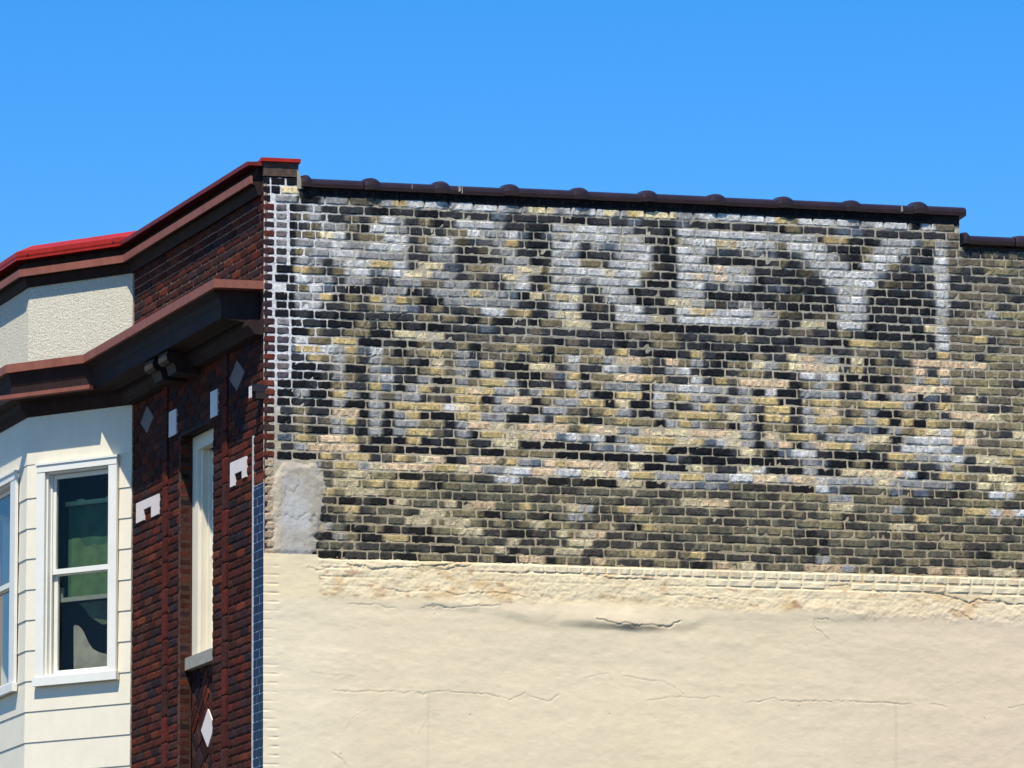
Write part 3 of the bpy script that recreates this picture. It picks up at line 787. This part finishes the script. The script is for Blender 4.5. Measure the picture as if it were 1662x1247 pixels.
MB().box(FL, -.002, .085, 10.06, 10.125, -.02, .10, srgb(46, 46, 52)).build('corbel_brick', M_FACE, FRONT, label='brick stub jutting from the corner')
MB().box(FL, -.002, .085, 10.0, 10.055, -.02, .07, srgb(58, 50, 50)).build('corbel_brick', M_FACE, FRONT)
one_box('corbel_tile', M_TERRA, FRONT, FL, .02, .08, 10.01, 10.11, .10, .108)
# pale inserts
def plate(name, pts, o=.010, mat=M_TERRA, label=None):
    MB().prism(FL, pts, -.012, o).build(name, mat, FRONT, label=label)
plate('square_insert', [(1.222, 10.06), (1.411, 10.06), (1.411, 10.295), (1.222, 10.295)])
plate('square_insert', [(2.38, 10.08), (2.584, 10.08), (2.584, 10.31), (2.38, 10.31)])
plate('diamond_insert', [(3.228 + .19, 10.35), (3.228, 10.35 - .125), (3.228 - .19, 10.35), (3.228, 10.35 + .125)], mat=M_TERRAD)
plate('diamond_insert', [(.688 + .2, 10.32), (.688, 10.32 - .135), (.688 - .2, 10.32), (.688, 10.32 + .135)], mat=M_TERRAD)
plate('hooked_insert', [(3.535, 9.62), (3.535, 9.435), (3.31, 9.435), (3.31, 9.53), (3.09, 9.53), (3.09, 9.425), (2.87, 9.425), (2.87, 9.61)], label='pale hooked block left of the narrow window')
plate('hooked_insert', [(.865, 9.575), (.865, 9.36), (.74, 9.36), (.74, 9.46), (.548, 9.46), (.548, 9.39), (.44, 9.39), (.44, 9.57)], label='pale hooked block right of the narrow window')
# lintel band edge over the window
one_box('lintel', M_DBROWN, FRONT, FL, 1.374, 2.265, 10.035, 10.062, -.11, .004)
# slanted brick panel round a diamond below the sill
PD = Frame(C0 + nL * -.112, dL, nL); dc = (1.79, 7.36)
zigs = []
for q in range(4):
    ang = rad(45 + 90 * q)
    er = (math.cos(ang), math.sin(ang)); et = (-math.sin(ang), math.cos(ang))
    r = .135
    while r < .95:
        half = r + .02; t0 = -half + (.0 if int(r / .0775) % 2 else .1)
        while t0 < half:
            t1 = min(t0 + .205, half)
            pts = [(t0 + .005, r), (t1 - .005, r), (t1 - .005, r + .066), (t0 + .005, r + .066)]
            ws = [(dc[0] + er[0] * rr + et[0] * tt, dc[1] + er[1] * rr + et[1] * tt) for tt, rr in pts]
            mcx = sum(w[0] for w in ws) / 4; mcz = sum(w[1] for w in ws) / 4
            if 1.40 < mcx < 2.24 and 6.3 < mcz < 7.92 and t1 - t0 > .06:
                ws = [(min(2.262, max(1.376, w[0])), min(7.93, w[1])) for w in ws]
                c_ = fc() * .95
                zigs.append((1, (lambda g: (g.v, g.f, g.c))(MB().prism(PD, ws, -.02, .0 + random.random() * .004, c_))))
            t0 += .215
        r += .0775
emit(zigs, 'slanted_brick', 'slanted_bricks', M_FACE, FRONT)
MB().prism(PD, [(dc[0] + .185, dc[1]), (dc[0], dc[1] - .17), (dc[0] - .185, dc[1]), (dc[0], dc[1] + .17)], -.02, .008).build('diamond_insert', M_TERRA, FRONT, label='bright diamond below the window sill')

# ------------------------------------------------------------------ windows
def window(fr, a0, a1, z0, z1, casing=.1, o=0.0, parent=B, label=None, cas_r=None, depth=.07, sill_out=.05, sill=True, meet=9.09, head=True, side_cas=True, inner=True):
    """double-hung window: a0..a1, z0..z1 is the clear opening in the wall"""
    mb = MB()
    if side_cas:
        mb.box(fr, a1, a1 + casing, z0 - .0, z1, o, o + .030)
        mb.box(fr, a0 - casing, a0, z0 - .0, z1, o, o + .030)
        mb.box(fr, a0 - casing, a1 + casing, z1 + .001, z1 + .065, o, o + .034)
        mb.box(fr, a0 - casing - .012, a1 + casing + .012, z1 + .066, z1 + .084, o, o + .044)
    w = mb.box(fr, a0 - .002, a0 + .0, z0, z1, o - .16, o + .0).build('window', M_WHITE, parent, label=label)
    jb = MB(); jt = .018
    jb.box(fr, a0, a0 + jt, z0, z1, o - .16, o - .001); jb.box(fr, a1 - jt, a1, z0, z1, o - .16, o - .001)
    jb.box(fr, a0 + jt, a1 - jt, z1 - jt, z1, o - .16, o - .001)
    jb.box(fr, a0 + jt, a0 + jt + .015, z0, z1 - jt, o - .06, o - .045); jb.box(fr, a1 - jt - .015, a1 - jt, z0, z1 - jt, o - .06, o - .045)
    jb.build('window_frame', M_WHITE, w)
    if sill:
        sm = MB(); sm.box(fr, a0 - casing - .02, a1 + casing + .02, z0 - .078, z0 - .001, o, o + sill_out)
        sm.box(fr, a0, a1, z0 - .02, z0 + .028, o - .15, o + .01)
        sm.build('sill', M_WHITE, w)
    A0, A1 = a0 + jt + .004, a1 - jt - .004
    def sash(y0, y1, oo, st=.045, top=.04, bot=.05):
        s = MB(); s.box(fr, A0, A0 + st, y0, y1, oo - .03, oo); s.box(fr, A1 - st, A1, y0, y1, oo - .03, oo)
        s.box(fr, A0 + st, A1 - st, y1 - top, y1, oo - .03, oo); s.box(fr, A0 + st, A1 - st, y0, y0 + bot, oo - .03, oo)
        so_ = s.build('sash', M_WHITE, w)
        return so_, (A0 + st, A1 - st, y0 + bot, y1 - top, oo)
    s1, g1 = sash(meet - .025, z1 - jt - .004, o - .062, bot=.048)
    s2, g2 = sash(z0 + .03, meet - .0255, o - .095, top=.012, bot=.04)
    for g in (g1, g2):
        one_box('glass', M_GLASS, w, fr, g[0], g[1], g[2], g[3], g[4] - .018, g[4] - .014)
    return w

WB = window(FB, .237, .974, 8.10, 10.02, .095, .022, label='tall white sash window in the slanted side of the bay')
WK = window(FK, .40, 1.55, 8.10, 10.02, .16, .022, label='white sash window in the front of the bay')
# inner sash rail seen through the lower pane
MB().box(FB, .28, .93, 8.815, 8.856, -.155, -.13).box(FB, .895, .925, 8.857, 8.95, -.155, -.13).build('inner_sash', M_STONE, WB)

# narrow window in the brick front
wn = MB()
wn.box(FL, 2.262, 2.11, 8.03, 10.03, -.20, -.112)
wn.box(FL, 1.374, 1.50, 8.03, 10.03, -.20, -.112)
wn.box(FL, 1.50, 2.11, 9.90, 10.03, -.20, -.112)
WN = wn.build('window', M_SIDING, B, label='narrow cream window deep in the brick front')
MB().box(FL, 2.109, 2.06, 8.03, 9.90, -.26, -.14).box(FL, 2.059, 2.03, 8.03, 9.89, -.33, -.19).build('window_frame', M_SIDING, WN)
sm = MB(); sm.box(FL, 2.029, 1.98, 8.06, 8.93, -.27, -.235).box(FL, 2.029, 1.98, 8.9305, 9.87, -.25, -.215).box(FL, 1.98, 1.50, 8.93, 8.975, -.25, -.215)
sm.box(FL, 1.98, 1.50, 8.885, 8.929, -.27, -.24).box(FL, 1.98, 1.50, 8.06, 8.12, -.27, -.235).box(FL, 1.98, 1.50, 9.82, 9.87, -.25, -.215)
sm.build('sash', M_WHITE, WN)
one_box('glass', M_GLASS, WN, FL, 1.979, 1.501, 8.12, 8.885, -.258, -.254); one_box('glass', M_GLASS, WN, FL, 1.979, 1.501, 8.975, 9.82, -.236, -.232)
one_box('sill', M_STONE, WN, FL, 1.376, 2.262, 7.925, 8.035, -.2, -.046)
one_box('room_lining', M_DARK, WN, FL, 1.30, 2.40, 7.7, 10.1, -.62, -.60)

# ------------------------------------------------------------------ bay
bw = MB()
T = -.12
for fr, L, a0, a1 in ((FB, SK, .237, .974), (FK, SF, .40, 1.55), (FB2, SK, .237, .974)):
    bw.box(fr, 0, L, 10.02, 12.0, T, 0); bw.box(fr, 0, L, 3.0, 8.10, T, 0)
    bw.box(fr, 0, a0, 8.10, 10.02, T, 0); bw.box(fr, a1, L, 8.10, 10.02, T, 0)
BAY = bw.build('bay_window', M_SIDING, B, label='three sided bay with cream siding and stucco top')
# stucco band above, plain board band below the ledge
def wedge(fr, a0, a1, z0, z1, t0=.015, t1=.007):
    v = [fr(a, z, o) for a, z, o in ((a0, z0, .0), (a1, z0, .0), (a1, z1, .0), (a0, z1, .0), (a0, z0, t0), (a1, z0, t0), (a1, z1, t1), (a0, z1, t1))]
    f = [(3, 2, 1, 0), (4, 5, 6, 7), (0, 1, 5, 4), (1, 2, 6, 5), (2, 3, 7, 6), (3, 0, 4, 7)]
    if fr.flip: f = [q[::-1] for q in f]
    return v, f
for fr, L, a0, a1 in ((FB, SK, .237, .974), (FK, SF, .40, 1.55), (FB2, SK, .237, .974)):
    e = .014
    if fr is FB: lo, hi = .0, L + .006
    elif fr is FK: lo, hi = -.006, L + .006
    else: lo, hi = -.006, L
    s_ = MB()
    nx_, nz_ = 90, 40
    one_box('stucco_panel', M_STUCCO, BAY, fr, lo, hi, 11.05, 11.985, 0.001, .012)
    one_box('plain_board', M_SIDING, BAY, fr, lo, hi, 10.114, 10.70, 0.001, .012)
    seams = [10.112, 9.795, 9.51, 9.225, 8.937, 8.652, 8.367, 8.082, 7.796, 7.51, 7.225, 6.94, 6.655, 6.37]
    for zt, zb in zip(seams[:-1], seams[1:]):
        cas = .095 if fr is not FK else .16
        if zt < 8.10 + .02: segs = [(lo, hi)]
        elif zb < 8.0: segs = [(lo, hi)]
        else: segs = [(lo, a0 - cas - .0), (a1 + cas + .0, hi)]
        for (p0, p1) in segs:
            mesh('siding_board', *wedge(fr, p0, p1, zb + .003, zt), M_SIDING, BAY)
one_box('lower_siding', M_SIDING, BAY, FB, 0, SK, 3.0, 6.37, 0.0, .012)
# room behind the bay, dark
rm = MB()
pts = [J - dB * 0 - nB * .13, K - nB * .13, K2 - nB2 * .13, J2 - nB2 * .13]
def poly_prism(mb, pts, z0, z1):
    n = len(pts); v = [np.array([p[0], p[1], z]) for z in (z0, z1) for p in pts]
    f = [tuple(range(n))[::-1], tuple(range(n, 2 * n))] + [(i, (i + 1) % n, n + (i + 1) % n, n + i) for i in range(n)]
    mb.add(v, f)
fl = MB(); poly_prism(fl, [J + dL * .05 - nL * .5, J + dL * .05, K - nB * .1 + dL * .05, K2 - nL * .05 - dL * .05, J2 - dL * .05, J2 - dL * .05 - nL * .5], 7.6, 7.65)
fl.build('bay_floor', M_DARK, BAY)

# core of the building, closes it off and carries the roof
core = MB(); far = C0 + dR * UEND
a_ = C0 + dL * .0 - nL * .62 - nR * .0
cpts = [C0 + dR * .6 - nR * .07 - nL * 0, C0 + dR * (UEND) - nR * .07, C0 + dR * UEND - nR * 9, J2 + dL * 2.5 - nL * 9, J2 + dL * 2.5 - nL * .62, C0 + dL * .2 - nL * .62]
poly_prism(core, cpts, 0, 11.3); core.build('inner_wall', M_DARK, B)
rf = MB(); poly_prism(rf, cpts, 11.302, 11.36); rf.build('roof', M_ROOF, B)
pw = MB(); pw.box(FR, .30, USTEP - .013, 11.0, 11.86, -.27, -.05); pw.box(FR, USTEP - .012, UEND, 11.0, 11.61, -.27, -.05); pw.box(FR, .0, .299, 9, 11.96, -.3, -.05)
pw.box(FL, .02, SJ, 11.0, 11.93, -.3, -.12); pw.box(FL, .06, 1.2, 4, 11.0, -.6, -.12)
pw.build('parapet', M_ROOF, B)
br = MB(); poly_prism(br, [J, K - nB * .02, K2 - nL * .02, J2, J2 - nL * .3, J - nL * .3], 11.9, 11.98); br.build('bay_roof', M_ROOF, BAY)
one_box('far_front', M_BROWN, B, FL2, 0, 2.5, 0, 11.93, -.5, 0)
one_box('lower_bay', M_SIDING, BAY, FK, .0, SF, 2.6, 3.0, -.5, .0)

# ------------------------------------------------------------------ cornices swept round front and bay
def offsets(o_f, o_b, ends=True):
    """corner points of the line lying o_f off the street front and o_b off the bay"""
    def meet_(p, d, q, e):
        M_ = np.array([[d[0], -e[0]], [d[1], -e[1]]]); r_ = np.linalg.solve(M_, (q - p)[:2]); return p + d * r_[0]
    P0 = C0 - dR * (o_f / .989)
    lf, lb, lk, lb2, lf2 = C0 + nL * o_f, J + nB * o_b, K + nL * o_b, K2 + nB2 * o_b, J2 + nL * o_f
    return [P0, meet_(lf, dL, lb, dB), meet_(lb, dB, lk, dL), meet_(lk, dL, lb2, dB2), meet_(lb2, dB2, lf2, dL), lf2 + dL * 2.5]

def cornice(name, prof, mat, parent, label=None, segs=(0, 5), closed=True, start_s=None):
    """prof: list of (offset front, offset bay, z)"""
    rows = []
    for (of, ob, z) in prof:
        pts = [p + UP * z for p in offsets(of, ob)]
        if start_s is not None: pts[0] = pts[0] + dL * start_s
        rows.append(pts[segs[0]:segs[1] + 1])
    n, m_ = len(prof), len(rows[0])
    v = [rows[i][j] for j in range(m_) for i in range(n)]
    f = []
    for j in range(m_ - 1):
        for i in range(n if closed else n - 1):
            f.append((j * n + i, j * n + (i + 1) % n, (j + 1) * n + (i + 1) % n, (j + 1) * n + i))
    if closed: f.append(tuple(range(n))[::-1]); f.append(tuple((m_ - 1) * n + i for i in range(n)))
    return mesh(name, v, f, mat, parent, label=label)

# lower cornice
low = cornice('lower_cornice', [(0, 0, 11.070), (.420, .235, 11.030), (.420, .235, 11.0), (.40, .22, 10.955), (.35, .20, 10.90), (.335, .19, 10.84), (.33, .185, 10.83), (.33, .185, 10.715), (.20, .11, 10.70),
                               (.16, .09, 10.69), (0, 0, 10.69)], M_DBROWN, B, label='deep brown cornice under the frieze', start_s=.12)
one_box('end_cap', M_BROWN, low, FR, -.425, -.004, 10.962, 11.034, -.119, -.002)
cornice('fascia', [(.40, .22, 11.036), (.43, .25, 11.0375), (.43, .25, 10.958), (.40, .22, 10.957)], M_BROWN, low)
cornice('bed_moulding', [(0, 0, 10.689), (.13, .09, 10.688), (.14, .085, 10.64), (.10, .05, 10.60), (.08, .03, 10.565), (0, 0, 10.56)], M_DBROWN, low)
# thin trims that catch the sun
cornice('trim_strip', [(.34, .19, 10.745), (.34, .262, 10.745), (.34, .262, 10.708), (.34, .19, 10.708)], M_BROWN, low, segs=(2, 3)) if False else None
ts = MB()
ts.box(FB, .30, 1.36, 10.708, 10.745, .19, .268)
ts.build('trim_strip', M_BROWN, low)
# brackets above the narrow window
def bracket(s0, s1):
    pr = [(0, 10.70), (.305, 10.70), (.32, 10.66), (.315, 10.62), (.285, 10.595), (.255, 10.60), (.235, 10.57), (.225, 10.515), (0, 10.505)]
    n = len(pr); v = [FL(s, z, o) for s in (s0, s1) for (o, z) in pr]
    side_f = [tuple(range(n))[::-1], tuple(range(n, 2 * n))]
    b = mesh('bracket', v, side_f + [(i, (i + 1) % n, n + (i + 1) % n, n + i) for i in range(n)], M_DBROWN, low)
    # pale painted scroll face
    v2 = []
    for s in (s0 - .004, s1 + .004):
        for (o, z) in pr[1:8]: v2.append(FL(s, z, o + .006))
    mm_ = 7
    mesh('scroll_face', v2, [(i, i + 1, mm_ + i + 1, mm_ + i) for i in range(mm_ - 1)], M_BRACKET, b)
bracket(1.70, 1.93); bracket(2.10, 2.33)

# upper cornice
upc = cornice('upper_cornice', [(0, 0, 12.05), (.04, .04, 12.05), (.05, .05, 11.96), (.10, .10, 11.95), (.10, .10, 11.90), (.06, .06, 11.89), (.05, .05, 11.86), (.03, .03, 11.80), (0, 0, 11.80)], M_DBROWN, B,
              label='upper brown cornice below the red edge', start_s=.06)
cornice('fascia', [(.10, .10, 11.957), (.12, .12, 11.957), (.12, .12, 11.888), (.10, .10, 11.888)], M_BROWN, upc)
# red metal roof edge and sloping top
RPROF = [(-.30, -.30, 12.09), (.0, -.02, 12.088), (.15, .15, 12.080), (.15, .15, 12.042), (.135, .135, 12.042), (.135, .135, 12.05), (-.30, -.30, 12.05)]
red = cornice('red_roof_edge', RPROF, M_RED, B, label='bright red sheet metal roof edge round the bay', segs=(1, 5))
cornice('shaded_roof_edge', RPROF, M_RED_SHADE, B, label='red roof edge along the brick front, coloured darker for grazing sun', segs=(0, 1))
top = MB()
r0 = offsets(.15, .15); r1 = offsets(-.35, -.02)
v = []
MBr = MB()
pA = [p + UP * 12.122 for p in offsets(.15, .15)[1:5]]; pB = [p + UP * 12.205 for p in offsets(-.02, -.02)[1:5]]; pC = [p + UP * 12.06 for p in offsets(.15, .15)[1:5]]
v = pA + pB + pC
f = [(i, i + 1, 5 + i, 4 + i) for i in range(3)] + [(8 + i, 9 + i, i + 1, i) for i in range(3)]
f += [(4, 5, 6, 7)]
v += [pA[0] - dB * .2 - UP * .015, pB[0] - dB * .2 - UP * .06]; f.append((12, 0, 4, 13)); v.append(pC[0] - dB * .2); f.append((14, 8, 0, 12))
mesh('red_bay_roof', v, f, M_RED, red, label='sloping red metal over the bay')
for t_ in (.33, .55, .78, 1.0):
    pass
scr = [(FB, a, 12.085) for a in (.12, 1.12)]
for fr, a, z in scr:
    one_box('roof_screw', M_DARK, red, fr, a, a + .012, z - .012, z + .006, .150, .158)

# ------------------------------------------------------------------ things behind the bay glass
def cloth(fr, outline_top, outline_bot, o, amp, waves, mat, name, parent=None, n=40, kind=None, label=None, cat=None, group=None, m_=8):
    a0, a1 = outline_top[0][0], outline_top[-1][0]
    v, f = [], []
    xt = [p[0] for p in outline_top]; zt = [p[1] for p in outline_top]; xb = [p[0] for p in outline_bot]; zb = [p[1] for p in outline_bot]
    sg = 1 if xt[-1] > xt[0] else -1
    for i in range(n + 1):
        a = a0 + (a1 - a0) * i / n
        zT = np.interp(sg * a, [sg * x for x in xt], zt); zB = np.interp(sg * a, [sg * x for x in xb], zb)
        for j in range(m_ + 1):
            z = zB + (zT - zB) * j / m_
            w = amp * math.sin(waves * (a - a0) * 6.283 + .6 * math.sin(z * 3))
            v.append(fr(a, z, o + w)); 
    for i in range(n):
        for j in range(m_):
            q = i * (m_ + 1) + j; f.append((q, q + 1, q + m_ + 2, q + m_ + 1))
    # real thickness
    k_ = len(v); v2 = [p - fr.n * .003 for p in v]
    f2 = [tuple(x + k_ for x in q[::-1]) for q in f]
    o_ = mesh(name, v + v2, f + f2, mat, parent, smooth=True)
    if label: o_['label'] = label; o_['category'] = cat
    if group: o_['group'] = group
    return o_

cr_ = empty('roller_blind', tuple(FB(.6, 8.8, -.2)), 'dark green roller blind with pale green rail in the slanted bay window', 'blind')
bl_ = cloth(FB, [(.93, 9.735), (.24, 9.735)], [(.93, 8.86), (.24, 8.86)], -.26, .004, 3, M_GREEN, 'blind_cloth', cr_)
rl = MB(); rl.box(FB, .245, .935, 9.728, 9.768, -.235, -.215)
rl.box(FB, .36, .46, 9.768, 9.782, -.235, -.215); rl.box(FB, .72, .80, 9.768, 9.782, -.235, -.215)
rl.build('blind_rail', M_GRAIL, cr_)
cloth(FB, [(.875, 9.42), (.80, 9.43), (.76, 9.40), (.72, 9.34), (.68, 9.33), (.62, 9.36), (.56, 9.345), (.50, 9.33), (.44, 9.37), (.36, 9.36), (.26, 9.35)],
      [(.875, 8.87), (.26, 8.87)], -.235, .008, 5, M_LGREEN, 'cafe_curtain', label='pale green curtain with scalloped top edge below the green blind', cat='curtain')
g_ = cloth(FB, [(.845, 8.60), (.83, 8.615), (.79, 8.60), (.74, 8.545), (.68, 8.44), (.62, 8.37), (.54, 8.33), (.44, 8.305), (.36, 8.29), (.26, 8.29)],
      [(.845, 8.13), (.26, 8.13)], -.24, .008, 3, M_GREY, 'net_curtain', label='grey net curtain at the bottom of the slanted bay window, cut along its shadow edge', cat='curtain')  # top outline follows the edge of shadow on the cloth
cloth(FB, [(.78, 8.81), (.26, 8.81)], [(.78, 8.80), (.72, 8.76), (.66, 8.68), (.58, 8.63), (.50, 8.585), (.40, 8.60), (.26, 8.57)], -.225, .006, 4, M_OLIVE, 'curtain_panel',
      label='olive grey short panel of curtain just under the inner sash rail', cat='curtain')  # short fabric panel, lower edge ends at a dark band
cloth(FK, [(.42, 9.95), (.74, 9.95)], [(.42, 9.12), (.74, 9.12)], -.24, .014, 6, M_GREY, 'hanging_curtain', label='grey folded curtain in the far left bay window', cat='curtain')
cloth(FK, [(.55, 9.05), (.72, 9.05)], [(.45, 8.13), (.64, 8.13)], -.24, .014, 6, M_GREY, 'lower_curtain', label='grey curtain in the lower sash of the far left bay window', cat='curtain') if False else None

# ------------------------------------------------------------------ ground
def ground():
    g = mesh('ground', [(-900, -900, -.12), (900, -900, -.12), (900, 900, -.12), (-900, 900, -.12)], [(0, 1, 2, 3)], M_ASPH); g['kind'] = 'structure'
    pv = MB(); pv.box(FL, -.5, 12, -.119, .0, .0, 2.0)
    o = pv.build('pavement', M_CONC); o['kind'] = 'structure'
ground()
